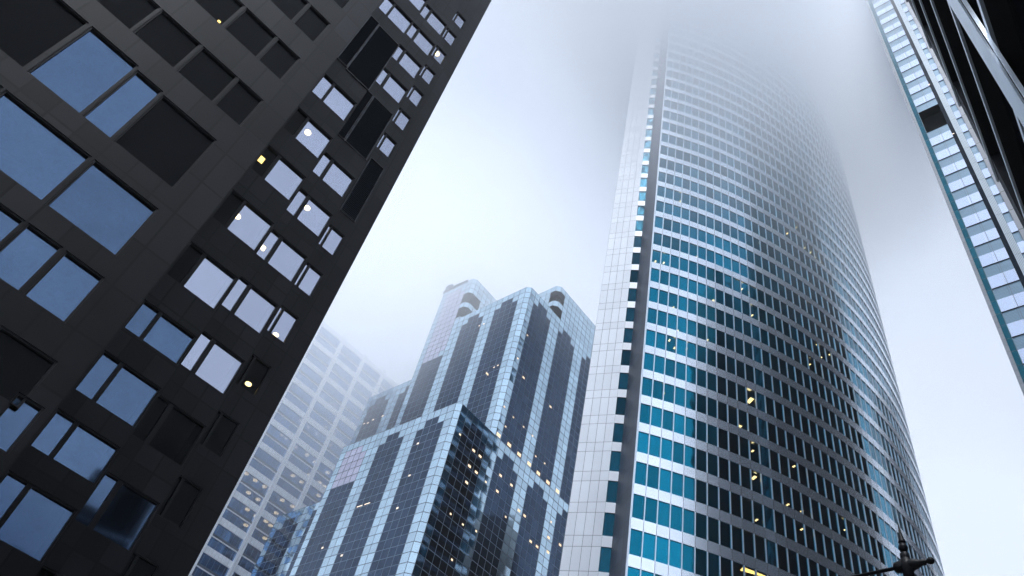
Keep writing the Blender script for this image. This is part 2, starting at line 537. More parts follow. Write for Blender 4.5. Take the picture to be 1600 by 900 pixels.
# front block
L_face(LB, range(0, 17), Z1, 0, pink_z=(66.3, 74.3))
parts = {}
L_face(LB, [-1], Z1, 0, edges={-1: (74.05, AL(0))})
chamfer((74.05, LB), (RA, 59.65), Z1, 0)
R_face(RA, range(-1, 30), Z1, 0, edges={-1: (59.65, 61.0)})
# low wing at the left
L_face(LB + .25, range(17, 25), Z4, 0, ld=LD4)
# upper block
L_face(UB_, range(0, 12), Z2, Z1 - 2)
L_face(UB_, [-1], Z2, Z1 - 2, edges={-1: (74.2, AL(0))})
chamfer((74.2, UB_), (RA, 67.77), Z2, Z1)
# right face above the front block's roof (upper block)
R_face(RA, range(6, 30), Z2, Z1, edges=None)
R_face(RA, [5], Z2, Z1, edges={5: (67.77, BR(6))})
# rear left tower: rises behind, same front plane
holeL = lambda kind, i, r: (3 <= r < 5 or 6 <= r < 8) and (kind == 'x' or (kind == 'c' and i == 11) or (kind == 'r' and i in (5, 6)))
L_face(UB_, range(12, 17), ZL, Z1 - 2, pink_z=(102.2, 122.3))
L_face(UB_, [11], ZL, Z2, edges={11: (91.4, AL(12))}, hole=holeL)
chamfer((91.4, UB_), (90.7, 67.9), ZL, Z2, hole=holeL)
R_face(90.7, range(5, 26), ZL, Z2, edges={5: (67.9, BR(6))}, allsilver=True, hole=holeL)
# rear right tower
holeR = lambda kind, i, r: (1 <= r < 3 or 4 <= r < 6) and (kind == 'x' or (kind == 'l' and i == 0) or (kind == 'r' and i == 11))
R_face(RA, range(12, 30), ZR, Z2, allsilver=True)
R_face(RA, [11], ZR, Z2, edges={11: (75.7, BR(12))}, allsilver=True, hole=holeR)
chamfer((74.1, 74.9), (RA, 75.7), ZR, Z2, hole=holeR)
parts = {}
for c_ in range(0, 8):
    for r in range(6):
        if c_ == 0 and (1 <= r < 3 or 4 <= r < 6): continue
        a0 = 74.1 + c_ * 1.2
        run(parts, 'silver', AB(a0 + 1.2, 74.9), AB(a0, 74.9), max(Z2, ZR - (r + 1) * ROW), ZR - r * ROW, (-c_, -r - 1), (-c_ + 1, -r))
emit(parts)
# step at the left behind
L_face(67.5, range(17, 26), Z3, Z4 - 10)
# solid dark cores and roofs
def block_core(A0, A1, B0, B1, z0, z1, ins=1.3):
    b = MB()
    o = AB(A0 + ins, B0 + ins)
    b.box(V2(o, zw(z0) if z0 else 0), V2(uA * (A1 - A0 - 2 * ins) * G, 0), V2(uB * (B1 - B0 - 2 * ins) * G, 0), (0, 0, (z1 - z0) * G - .5))
    return b.build('inner_core', MAT['inner'], st)
block_core(RA, 99.7, LB, 100, 0, Z1); block_core(99, 110.8, LB + .25, 100, 0, Z4); block_core(RA, 99.7, UB_, 100, Z1, Z2)
block_core(99, 112, 67.5, 100, Z4, Z3); block_core(90.7, 99.6, UB_, 95, Z2, ZL, 2.0); block_core(RA, 84, 74.9, 100, Z2, ZR, 1.8)
def cap(pts, z, name='roof'):
    b = MB(); b.face([V2(AB(*q), zw(z) - .25) for q in pts]); b.build(name, MAT['granite_g'], st)
cap([(74.05, LB), (RA, 59.65), (RA, 100), (99.7, 100), (99.7, LB)], Z1)
cap([(99.7, LB + .25), (99.7, 100), (111, 100), (111, LB + .25)], Z4)
cap([(74.2, UB_), (RA, 67.77), (RA, 100), (99.7, 100), (99.7, UB_)], Z2)
cap([(99.7, 67.5), (99.7, 100), (112.4, 100), (112.4, 67.5)], Z3)
cap([(91.4, UB_), (90.7, 67.9), (90.7, 95), (99.7, 95), (99.7, UB_)], ZL)
cap([(74.1, 74.9), (RA, 75.7), (RA, 100), (83.7, 100), (83.7, 74.9)], ZR)
# side walls toward the far left and the back
for (a, c, z0, z1) in (((99.7, UB_), (99.7, 95), Z3, ZL), ((112.4, 67.5), (112.4, 100), 0, Z3), ((111, LB + .25), (111, 100), 0, Z4), ((99.7, LB), (99.7, 70), Z4, Z1),
                       ((99.7, 95), (90.7, 95), Z2, ZL), ((112.4, 100), (RA, 100), 0, Z3), ((RA, 101.3), (RA, 100), 0, Z1)):
    b = MB(); n_ = (Vector(c) - Vector(a)).length / 1.415
    b.face([V2(AB(*c), zw(z0)), V2(AB(*a), zw(z0)), V2(AB(*a), zw(z1)), V2(AB(*c), zw(z1))], [(0, 0), (n_, 0), (n_, (z1 - z0) / ROW), (0, (z1 - z0) / ROW)])
    b.build('side_curtain_wall', MAT['silver'], st)
# balcony slabs in the cut corners
MAT['slab'] = plain('pale concrete slab', (.3, .34, .38), rough=.7)
# roof plant and the window-cleaning rail on the rear left tower
b = MB()
b.box(V2(AB(98.3, UB_ + .15), zw(ZL) - .3), V2(uA * 1.7 * G, 0), V2(uB * 2.5 * G, 0), (0, 0, 3.9)); b.build('roof_plant', MAT['granite_g'], st)
b = MB(); b.box(V2(AB(95.5, UB_ + .15), zw(ZL) - .3), V2(uA * 2.6 * G, 0), V2(uB * 2.5 * G, 0), (0, 0, 2.0)); b.build('roof_plant', MAT['granite_g'], st)
b = MB()
o = AB(92.8, UB_ - .12)
b.box(V2(o, zw(ZL) + .55), V2(uA * 7.2 * G, 0), V2(uB * .12 * G, 0), (0, 0, .16))
b.box(V2(o, zw(ZL) - .12), V2(uA * 7.2 * G, 0), V2(uB * .12 * G, 0), (0, 0, .16))
for k in range(9): b.box(V2(AB(92.8 + k * .88, UB_ - .10), zw(ZL) - .1), V2(uA * .14, 0), V2(uB * .12, 0), (0, 0, .7))
b.build('roof_railing', MAT['inner'], st)
# lit windows
def wall_pt(px, plane, const, off=.04):
    d = ray(*px); n_ = uB if plane == 'L' else uA
    t_ = const * G / (d.x * n_.x + d.y * n_.y)
    P_ = Vector((0, 0, CAM_Z)) + d * t_
    return P_ - Vector((n_.x, n_.y, 0)) * off
def lit(px, plane, const, w, h, mat='lamp_soft'):
    P_ = wall_pt(px, plane, const)
    ax = uA if plane == 'L' else uB
    b = MB()
    a = Vector((ax.x, ax.y, 0))
    n_ = (uB if plane == 'L' else uA); n3 = Vector((n_.x, n_.y, 0))
    b.box(P_ - a * w / 2 - Vector((0, 0, h / 2)), a * w, n3 * .02, (0, 0, h))
    b.build('lit_window', MAT[mat], st)
for px in [(779, 679.6), (795.5, 695), (811, 710), (826.8, 725), (841, 739.5), (856, 753.7), (871, 767.6)]: lit(px, 'R', RA, 1.25, .85)
for px in [(740, 704), (750, 713), (733.4, 728.4), (744, 738), (729, 754), (782, 743), (799, 758), (777, 767.6), (810.7, 797.8), (819.6, 806), (829, 846), (839, 854),
           (860, 635.5), (761, 564 + 20), (857, 840), (856, 862.7), (875, 851.5), (818, 590)]: lit(px, 'R', RA, .85, .55)
for px in [(718.7, 679), (759, 753), (788, 635.6), (790, 666.6), (818, 667), (802, 652), (832, 681), (837, 713), (851, 724), (790, 807.6), (704, 803), (723, 819.5),
           (861, 815.6), (706, 874.6), (744, 830), (809, 560), (824, 524)]: lit(px, 'R', RA, .5, .4)
for px in [(653, 693), (640, 743), (621, 794), (504, 856), (534, 868)]: lit(px, 'L', LB, .6, .4)
for px in [(749, 509), (756, 506), (772, 574), (778, 571)]: lit(px, 'L', UB_, .5, .35)
for px in [(562, 791), (574, 787)]: lit(px, 'L', LB, 1.7, .22)
for px in [(569, 662), (575, 661), (583, 656), (598, 650)]: lit(px, 'L', 67.5, .7, .4)

# ------------------------------------------------------------------ 3. banded tower, far off
DF = 200.0
uF = azv(52.3)
_h = ray(502.7, 501); oF = Vector((_h.x, _h.y)).normalized() * DF
nF = Vector((uF.y, -uF.x))           # toward the camera
MAT['far_sp'] = panel_mat('pale spandrel', (.78, .82, .88), rough=.35, lu=.01, lv=0, rand=.06, spec=.6)
MAT['far_pier'] = plain('white metal pier', (.88, .91, .95), metal=.2, rough=.35, var=.04)
MAT['far_gl'] = panel_mat('blue office glass', (.16, .29, .50), metal=1.0, rough=.06, lu=.03, lv=.0, line=(.1, .15, .2), rand=.15, tilt=.015, wave=.01, through=.12)
MAT['far_dk'] = plain('dark louvre strip', (.06, .08, .11), rough=.5)
ft = root('banded_tower', (*(oF + uF * 20), 0), 'distant office tower of white piers and pale bands, many ceilings lit, half lost in haze', 'office tower')
PF = .0408 * DF
ZF = .8565 * DF + CAM_Z
u0F, u1F = -22.0, 58.0
def fp(u, z, off=0): return V2(oF + uF * u + nF * off, z)
b = MB()
nf = 21
b.face([fp(u0F, 0), fp(u1F, 0), fp(u1F, ZF), fp(u0F, ZF)], [((u0F) / 1.6, 0), (u1F / 1.6, 0), (u1F / 1.6, 42), (u0F / 1.6, 42)])
b.build('glazing', MAT['far_gl'], ft)
for k in range(nf):
    z = ZF - 1.9 - PF * k
    b = MB(); b.box(fp(u0F, z), V2(uF * (u1F - u0F), 0), V2(nF * .28, 0), (0, 0, 1.9)); b.build('spandrel_band', MAT['far_sp'], ft)
    b = MB(); b.box(fp(u0F, z - 3.35), V2(uF * (u1F - u0F), 0), V2(nF * .22, 0), (0, 0, .55)); b.build('louvre_strip', MAT['far_dk'], ft)
    b = MB(); b.box(fp(u0F, z - 3.75), V2(uF * (u1F - u0F), 0), V2(nF * .26, 0), (0, 0, .28)); b.build('sill_rail', MAT['far_sp'], ft)
for u in (-19.0, -9.5, 0.0, 9.65, 19.25, 28.0, 37.5, 47.0, 56.5):
    b = MB(); b.box(fp(u - .62, 0), V2(uF * .52, 0), V2(nF * .75, 0), (0, 0, ZF + .6)); b.box(fp(u + .10, 0), V2(uF * .52, 0), V2(nF * .75, 0), (0, 0, ZF + .6))
    b.box(fp(u - .1, 0), V2(uF * .2, 0), V2(nF * .4, 0), (0, 0, ZF + .5))
    b.build('pier', MAT['far_pier'], ft)
b = MB()
b.box(fp(u0F + 1, 0, -40), V2(uF * (u1F - u0F - 2), 0), V2(nF * 37.5, 0), (0, 0, ZF - .5)); b.build('inner_core', MAT['inner'], ft)
b = MB()
b.face([fp(u0F, ZF), fp(u1F, ZF), fp(u1F, ZF, -42), fp(u0F, ZF, -42)]); b.build('roof', MAT['far_sp'], ft)
b = MB()
for a, c in (((u0F, 0), (u0F, -42)), ((u1F, 0), (u1F, -42)), ((u0F, -42), (u1F, -42))):
    b.face([fp(a[0], 0, a[1]), fp(c[0], 0, c[1]), fp(c[0], ZF, c[1]), fp(a[0], ZF, a[1])], [(0, 0), (20, 0), (20, 40), (0, 40)])
b.build('side_wall', MAT['far_sp'], ft)
FL = [(380 + a / 4.5, 700 + c / 4.5) for a, c in [(22, 180), (85, 228), (150, 272), (38, 315), (105, 362), (30, 432), (90, 480), (160, 515), (192, 545), (18, 543), (152, 635), (183, 662), (232, 457),
      (345, 410), (275, 367), (410, 240), (530, 333), (350, 195), (595, 172), (505, 100), (465, 190), (537, 243), (570, 270)]]
FL += [(420 + a / 3.75, 480 + c / 3.75) for a, c in [(285, 258), (315, 203), (415, 375), (387, 432), (185, 408), (322, 525), (365, 562), (387, 582), (515, 625), (470, 655), (497, 677), (183, 662),
      (232, 703), (280, 742), (335, 700), (425, 775), (385, 742), (362, 808), (75, 750), (100, 770), (160, 820), (225, 865)]]
MAT['lamp_far'] = lamp_mat('office ceiling light', (1.0, .70, .40), 1.3)
for n_, px in enumerate(FL):
    d = ray(*px); t_ = (oF.dot(nF) - 1.2) / (d.x * nF.x + d.y * nF.y)
    P_ = Vector((0, 0, CAM_Z)) + d * t_
    b = MB(); w = .8 if px[1] < 700 else 1.35
    b.lathe(P_, [(w * .5, -.15), (w * .5, .15)], 10); b.build('ceiling_lamp', MAT['lamp_far'], ft)

# ------------------------------------------------------------------ 4. office slab at the right
DR = 80.0
uR = azv(139.47)
_h = ray(1471.8, 300); oR = Vector((_h.x, _h.y)).normalized() * DR
nR = Vector((uR.y, -uR.x))
if nR.dot(oR) > 0: nR = -nR
def rp(u, z, off=0): return V2(oR + uR * u + nR * off, z)
rt = root('office_slab_tower', (*(oR + uR * 20), 0), 'slim glass tower with teal edge strip, pale windows over louvres and one dark opening', 'office tower')
MAT['r_stone'] = panel_mat('grey stone edge', (.22, .24, .27), rough=.5, lu=0, lv=.012, rand=.06)
MAT['r_teal'] = panel_mat('teal glass strip', (.018, .11, .15), metal=1.0, rough=.06, lu=0, lv=.015, line=(.01, .02, .025), rand=.1, tilt=.01)
MAT['r_win'] = panel_mat('pale mirror window', (.60, .68, .84), metal=1.0, rough=.08, lu=.008, lv=.0, line=(.6, .65, .7), rand=.05, tilt=.012, wave=.01)
MAT['r_louv'] = panel_mat('blue grey louvre', (.16, .25, .33), metal=.6, rough=.35, lu=.01, lv=.10, line=(.05, .08, .11), rand=.05)
MAT['r_dark'] = panel_mat('dark rib glass', (.008, .014, .022), metal=1.0, rough=.08, lu=0, lv=.0, rand=.25, tilt=.08, wave=.05)
MAT['r_pil'] = panel_mat('ribbed grey pilaster', (.34, .40, .45), metal=.3, rough=.4, lu=.14, lv=.006, line=(.10, .13, .16), rand=.04)
PR_ = 4.36
ZR0 = 97.1 + CAM_Z
ZTOP = 214.0
kr0, kr1 = -22, 27
ROWS = range(kr0, kr1)
def strip(name, mat, ua, ub, off, uvw=1.0):
    b = MB()
    for k in ROWS:
        z1 = min(ZR0 + PR_ * (k + 1), ZTOP); z0 = max(ZR0 + PR_ * k, 0); zm = z0 + (z1 - z0) * .53
        for a_, c_, s_ in ((z0, zm, 0), (zm, z1, 1)):
            b.face([rp(ua, a_, off), rp(ub, a_, off), rp(ub, c_, off), rp(ua, c_, off)], [(0, 2 * k + s_), (uvw, 2 * k + s_), (uvw, 2 * k + s_ + 1), (0, 2 * k + s_ + 1)])
    return b.build(name, mat, rt)
def pil(name, mat, ua, ub, off, uvw):
    b = MB()
    for k in ROWS:
        z1 = min(ZR0 + PR_ * (k + 1), ZTOP); z0 = max(ZR0 + PR_ * k, 0)
        P_ = [rp(ua, 0, 0), rp(ua, 0, off), rp(ub, 0, off), rp(ub, 0, 0)]
        for q, (a, c) in enumerate(zip(P_, P_[1:])):
            w = uvw if q == 1 else .4
            b.face([V2(a, z0), V2(c, z0), V2(c, z1), V2(a, z1)], [(.3 if q != 1 else 0, k), (w + (.3 if q != 1 else 0), k), (w + (.3 if q != 1 else 0), k + 1), (.3 if q != 1 else 0, k + 1)])
    return b.build(name, mat, rt)
def window_rows(ua, ub, mull, off=0, skip=()):
    for k in ROWS:
        z0 = max(ZR0 + PR_ * k, 0); zl = z0 + PR_ * .53; z1 = min(z0 + PR_, ZTOP)
        if z0 > ZTOP - 5: continue
        nu = 2 if mull else 1
        if k not in skip:
            b = MB(); b.face([rp(ua, z0 + .05, off), rp(ub, z0 + .05, off), rp(ub, zl, off), rp(ua, zl, off)], [(0, k + .2), (nu, k + .2), (nu, k + .8), (0, k + .8)])
            b.build('window', MAT['r_win'], rt)
        if k in skip and k + 1 in skip: continue
        b = MB(); b.face([rp(ua, zl, off), rp(ub, zl, off), rp(ub, z1 - .04, off), rp(ua, z1 - .04, off)], [(0, 0), (nu, 0), (nu, 9), (0, 9)])
        b.build('louvre', MAT['r_louv'], rt)
        b = MB(); b.box(rp(ua, z1 - .05, -.02), V2(uR * (ub - ua), 0), V2(nR * .10, 0), (0, 0, .10)); b.build('sill', MAT['inner'], rt)
strip('teal_strip', MAT['r_teal'], .45, 1.07, .0)
window_rows(1.12, 4.28, True, 0, skip=(6, 7))
strip('dark_rib', MAT['r_dark'], 4.30, 4.85, -.05)
pil('pilaster', MAT['r_pil'], 4.85, 5.66, .25, 5)
window_rows(5.68, 6.50, False)
pil('pilaster', MAT['r_stone'], 6.52, 7.3, .2, 1)
b = MB(); b.box(rp(0, 0, -.3), V2(uR * .44, 0), V2(nR * .42, 0), (0, 0, ZTOP)); b.build('edge_pier', MAT['r_stone'], rt)
b = MB(); b.box(rp(1.07, 0, -.1), V2(uR * .05, 0), V2(nR * .14, 0), (0, 0, ZTOP)); b.build('mullion', MAT['r_pil'], rt)
b = MB(); b.box(rp(2.93, 0, -.1), V2(uR * .06, 0), V2(nR * .13, 0), (0, 0, ZR0 + PR_ * 6)); b.box(rp(2.93, ZR0 + PR_ * 8, -.1), V2(uR * .06, 0), V2(nR * .13, 0), (0, 0, ZTOP - ZR0 - PR_ * 8)); b.build('mullion', MAT['r_pil'], rt)
# further along the same front, mostly hidden behind the dark building
strip('window_strip', MAT['r_win'], 7.3, 40, -.02, 12)
# opening: dark room behind the missing row
b = MB()
z0, z1 = ZR0 + PR_ * 6, ZR0 + PR_ * 7 + PR_ * .53
b.face([rp(1.12, z0, -1.6), rp(4.28, z0, -1.6), rp(4.28, z1, -1.6), rp(1.12, z1, -1.6)])
b.face([rp(1.12, z1, -1.6), rp(4.28, z1, -1.6), rp(4.28, z1, 0), rp(1.12, z1, 0)])
b.face([rp(1.12, z0, -1.6), rp(1.12, z1, -1.6), rp(1.12, z1, 0), rp(1.12, z0, 0)])
b.face([rp(4.28, z0, -1.6), rp(4.28, z1, -1.6), rp(4.28, z1, 0), rp(4.28, z0, 0)])
b.face([rp(1.12, z0, -1.6), rp(4.28, z0, -1.6), rp(4.28, z0, 0), rp(1.12, z0, 0)])
b.build('dark_opening', MAT['inner'], rt)
b = MB(); b.box(rp(.2, 0, -32), V2(uR * 39.6, 0), V2(nR * 30.2, 0), (0, 0, ZTOP - .5)); b.build('inner_core', MAT['inner'], rt)
b = MB()
b.face([rp(0, 0, -33), rp(0, 0, -.3), rp(0, ZTOP, -.3), rp(0, ZTOP, -33)], [(0, 0), (20, 0), (20, 50), (0, 50)])
b.face([rp(40, 0, -33), rp(40, 0, 0), rp(40, ZTOP, 0), rp(40, ZTOP, -33)], [(0, 0), (20, 0), (20, 50), (0, 50)])
b.build('end_wall', MAT['blk'], rt)
b = MB(); b.face([rp(0, ZTOP, -33), rp(40, ZTOP, -33), rp(40, ZTOP, 0), rp(0, ZTOP, 0)]); b.build('roof', MAT['granite_g'], rt)
for px in ((1450.5, 133), (1488, 210)):
    d = ray(*px); t_ = (oR.dot(nR) + .03) / (d.x * nR.x + d.y * nR.y); P_ = Vector((0, 0, CAM_Z)) + d * t_
    b = MB(); b.box(P_, V2(uR * .3, 0), V2(nR * .04, 0), (0, 0, .12)); b.build('lit_window', MAT['lamp_soft'], rt)

# ------------------------------------------------------------------ 5. dark ledged building close at the right
MAT['ledge'] = plain('polished pale metal', (.80, .86, .92), metal=.85, rough=.28, var=.25, scale=1.2)
MAT['fascia'] = plain('white painted fascia', (.80, .82, .85), rough=.4, var=.12, scale=3)
MAT['soffit'] = plain('dark soffit', (.022, .022, .024), rough=.6, var=.15, scale=4, spec=.3)
MAT['blackgl'] = panel_mat('black window glass', (.02, .024, .03), metal=.0, rough=.12, lu=.02, lv=.02, rand=.2, spec=.35)
lb = root('ledged_building', (*(e46 * 9 + n46 * 6), 0), 'near black building with deep dark ledges edged in bright metal and one metal-clad column', 'building')
WF, SC = 1.2, 15.25
def sp(s, w, z): return V2(e46 * s + n46 * w, z)
LED = 4.26
H5 = 34.0
STEPS = ((12.0, SC, H5), (9.0, 12.0, 27.5), (4.2, 9.0, 20.5))      # unseen roof, stepped down so the panes opposite mirror the sky
for k in range(0, 8):
    z = 11.41 + CAM_Z + LED * (k - 2)
    sa = min(a_ for a_, c_, h_ in STEPS if z < h_ + .5)
    b = MB(); b.box(sp(sa, WF + .05, z + .02), V2(e46 * (SC - .05 - sa), 0), V2(n46 * 1.75, 0), (0, 0, .42)); b.build('ledge', MAT['soffit'], lb)
    b = MB(); b.box(sp(sa, WF, z), V2(e46 * (SC - sa), 0), V2(n46 * .05, 0), (0, 0, .22))
    b.box(sp(SC - .05, WF + .05, z), V2(e46 * .05, 0), V2(n46 * 1.85, 0), (0, 0, .22))
    b.build('ledge_fascia', MAT['ledge'], lb)
    b = MB(); b.box(sp(sa, WF + .30, z - .25), V2(e46 * (SC - .5 - sa), 0), V2(n46 * .18, 0), (0, 0, .27)); b.build('drip_beam', MAT['blackgl'], lb)
b, g = MB(), MB()
WI = WF + 1.6
for q_, (a_, c_, h_) in enumerate(STEPS):
    if q_ == 0: c_ = SC - .9
    n_ = (c_ - a_) / 1.5
    b.face([sp(a_, WI, 0), sp(c_, WI, 0), sp(c_, WI, h_), sp(a_, WI, h_)], [(0, 0), (n_, 0), (n_, h_ / 4.26), (0, h_ / 4.26)])
    b.face([sp(a_, 30, 0), sp(c_, 30, 0), sp(c_, 30, h_), sp(a_, 30, h_)], [(0, 0), (n_, 0), (n_, h_ / 4.26), (0, h_ / 4.26)])
    lo = STEPS[q_ + 1][2] if q_ < 2 else 0
    b.face([sp(a_, WI, lo), sp(a_, 30, lo), sp(a_, 30, h_), sp(a_, WI, h_)], [(0, 0), (18, 0), (18, (h_ - lo) / 4.26), (0, (h_ - lo) / 4.26)])
    g.face([sp(a_, WI, h_), sp(c_, WI, h_), sp(c_, 30, h_), sp(a_, 30, h_)])
b.face([sp(SC - .9, WI, 0), sp(SC - .9, 30, 0), sp(SC - .9, 30, H5), sp(SC - .9, WI, H5)], [(0, 0), (20, 0), (20, 8), (0, 8)])
b.build('glass_wall', MAT['blackgl'], lb)
tag(g.build('roof', MAT['soffit'], lb))
for s0 in (6.69,):
    b = MB(); b.box(sp(s0, WF - .035, 0), V2(e46 * .80, 0), V2(n46 * .03, 0), (0, 0, 20.4)); b.build('column', MAT['ledge'], lb)
    b = MB(); b.box(sp(s0 - .40, WF - .06, 0), V2(e46 * .03, 0), V2(n46 * .05, 0), (0, 0, 20.4)); b.build('column_trim', MAT['ledge'], lb)
b = MB(); b.box(sp(SC - .9, WF + .06, 0), V2(e46 * .84, 0), V2(n46 * 1.9, 0), (0, 0, H5)); b.build('corner_post', MAT['soffit'], lb)

# ------------------------------------------------------------------ 6. dark saw-toothed granite building at the left
LS = 1.176
MAT['granite_d'] = panel_mat('dark granite', (.0080, .0078, .0094), rough=.40, lu=.04, lv=.022, line=(.0015, .0015, .0018), rand=.55, dirt=.55, dirt_scale=.45, grain=.22, grain_scale=22, spec=.12)
MAT['frame_d'] = plain('black window frame', (.008, .008, .009), rough=.45, spec=.15)
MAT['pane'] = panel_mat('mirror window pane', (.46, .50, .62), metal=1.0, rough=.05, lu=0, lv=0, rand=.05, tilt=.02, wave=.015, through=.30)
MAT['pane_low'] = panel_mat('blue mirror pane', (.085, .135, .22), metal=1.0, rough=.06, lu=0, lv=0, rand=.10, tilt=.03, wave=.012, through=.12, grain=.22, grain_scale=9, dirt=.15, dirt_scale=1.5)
MAT['pane_blk'] = panel_mat('unlit black pane', (.004, .0045, .006), rough=.15, lu=0, lv=0, rand=.1, spec=.06, through=.25)  # low panes of bays B and C: dark reflection put into the colour
MAT['louv_d'] = panel_mat('dark louvre panel', (.020, .030, .042), metal=.3, rough=.4, lu=0, lv=.25, line=(.006, .008, .01), rand=.08)
gb = root('granite_building', (-13, 28, 0), 'near black granite building with saw-toothed bays of mirrored windows and dark louvres', 'building')
dT = Vector((-.8192, -.5736)); nT = Vector((.5736, -.8192))
H6 = 80 * LS
class Facet:
    def __init__(s, tip, k, length, ut):
        s.tip, s.k, s.len, s.ut = Vector(tip) * LS, k, length * LS, ut
        s.holes = []
    def P(s, d, z, off=0): return V2(s.tip + dT * d + nT * off, z)
    def S(s, u): return (s.ut - u) * s.k * LS
    def Z(s, z): return z * s.k * LS + CAM_Z
def window(fc, u0, u1, z0, z1, mat, mull=None, side_mat=None, lit_=None):
    """a window of one facet, in measured facet units: outer frame, pane (and sidelight)"""
    a, c = sorted((fc.S(u0), fc.S(u1)))        # distance from the tip
    z0, z1 = fc.Z(z0), fc.Z(z1)
    hole(fc, a, c, z0, z1)
    f = frame(fc, a, c, z0, z1, mull and [fc.S(x) for x in mull])
    cuts = [a + .05] + ([sorted(fc.S(x) for x in mull)] and sorted(fc.S(x) for x in mull) if mull else []) + [c - .05]
    if mull:
        m0, m1 = sorted(fc.S(x) for x in mull)
        spans = [(a + .05, m0, mat), (m1, c - .05, side_mat or mat)]
    else: spans = [(a + .05, c - .05, mat)]
    for s0, s1, mt in spans:
        b = MB(); b.face([fc.P(s1, z0 + .05, -.14), fc.P(s0, z0 + .05, -.14), fc.P(s0, z1 - .05, -.14), fc.P(s1, z1 - .05, -.14)], [(.1, .1), (.9, .1), (.9, .9), (.1, .9)])
        b.build('pane', mt, f)
    return f
def hole(fc, a, c, z0, z1): fc.holes.append((a, c, z0, z1))
def frame(fc, a, c, z0, z1, mull=None):
    b = MB()
    def bar(s0, s1, za, zb): b.box(fc.P(s0, za, -.18), V2(dT * (s1 - s0), 0), V2(nT * .14, 0), (0, 0, zb - za))
    bar(a, a + .06, z0, z1); bar(c - .06, c, z0, z1); bar(a + .06, c - .06, z0, z0 + .06); bar(a + .06, c - .06, z1 - .06, z1)
    if mull:
        m0, m1 = sorted(mull); bar(m0, m1, z0 + .06, z1 - .06)
    return b.build('window', MAT['frame_d'], gb)
def louvre(fc, u0, u1, z0, z1):
    a, c = sorted((fc.S(u0), fc.S(u1))); z0, z1 = fc.Z(z0), fc.Z(z1)
    hole(fc, a, c, z0, z1)
    b = MB()
    n = int((z1 - z0) / .16)
    for q in range(n):
        z = z0 + (z1 - z0) * q / n
        b.face([fc.P(c, z, -.02), fc.P(a, z, -.02), fc.P(a, z + .11, -.10), fc.P(c, z + .11, -.10)], [(.2, .5)] * 4)
        b.face([fc.P(c, z + .11, -.10), fc.P(a, z + .11, -.10), fc.P(a, z + .16, -.02), fc.P(c, z + .16, -.02)], [(.2, .5)] * 4)
    b.box(fc.P(a - .04, z0, -.12), V2(dT * .06, 0), V2(nT * .18, 0), (0, 0, z1 - z0))
    b.box(fc.P(c - .02, z0, -.12), V2(dT * .06, 0), V2(nT * .18, 0), (0, 0, z1 - z0))
    b.box(fc.P(a - .04, z0 - .06, -.12), V2(dT * (c - a + .08), 0), V2(nT * .18, 0), (0, 0, .06))
    b.box(fc.P(a - .04, z1, -.12), V2(dT * (c - a + .08), 0), V2(nT * .18, 0), (0, 0, .06))
    b.build('louvre', MAT['louv_d'], gb)
def facet_wall(fc, name='granite_facing', cw=.95):
    xs = sorted({0.0, fc.len, *[x for h in fc.holes for x in h[:2] if 0 < x < fc.len]})
    zs = sorted({0.0, H6, *[x for h in fc.holes for x in h[2:] if 0 < x < H6]})
    b = MB()
    PJ = 1.615 * LS
    for x0, x1 in zip(xs, xs[1:]):
        for z0, z1 in zip(zs, zs[1:]):
            xm, zm = (x0 + x1) / 2, (z0 + z1) / 2
            if any(h[0] < xm < h[1] and h[2] < zm < h[3] for h in fc.holes): continue
            b.face([fc.P(x1, z0), fc.P(x0, z0), fc.P(x0, z1), fc.P(x1, z1)], [(x1 / cw, z0 / PJ), (x0 / cw, z0 / PJ), (x0 / cw, z1 / PJ), (x1 / cw, z1 / PJ)])
    for a, c, z0, z1 in fc.holes:                 # reveals
        D = -.22
        b.face([fc.P(a, z0), fc.P(a, z0, D), fc.P(a, z1, D), fc.P(a, z1)], [(.3, .3)] * 4)
        b.face([fc.P(c, z0, D), fc.P(c, z0), fc.P(c, z1), fc.P(c, z1, D)], [(.3, .3)] * 4)
        b.face([fc.P(c, z0), fc.P(a, z0), fc.P(a, z0, D), fc.P(c, z0, D)][::-1], [(.3, .3)] * 4)
        b.face([fc.P(c, z1), fc.P(a, z1), fc.P(a, z1, D), fc.P(c, z1, D)], [(.3, .3)] * 4)
    return b.build(name, MAT['granite_d'], gb)
fC = Facet((-8.47, 28.78), 1.0, 2.64, 0.0)
fB = Facet((-9.09, 24.59), .892, 2.64, -2.10)
fA = Facet((-9.39, 20.42), .778, 2.75, -4.38)
fZ = Facet((-9.20, 15.98), .646, 9.5, -7.05)
# bay C (beside the corner)
for j in range(-5, 12):
    top = 24.92 + 3.235 * j
    if j in (3, 4): continue
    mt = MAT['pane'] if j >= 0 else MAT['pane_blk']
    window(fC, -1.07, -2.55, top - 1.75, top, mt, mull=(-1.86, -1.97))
louvre(fC, -1.03, -2.03, 32.75, 38.1)
# bay B
for j in range(-6, 10):
    top = 24.75 + 3.63 * j
    if j in (4, 5): continue
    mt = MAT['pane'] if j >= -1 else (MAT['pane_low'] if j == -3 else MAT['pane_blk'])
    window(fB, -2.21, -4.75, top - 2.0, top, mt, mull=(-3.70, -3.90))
louvre(fB, -2.24, -3.84, 37.6, 43.0); louvre(fB, -3.95, -4.75, 37.6, 43.0)
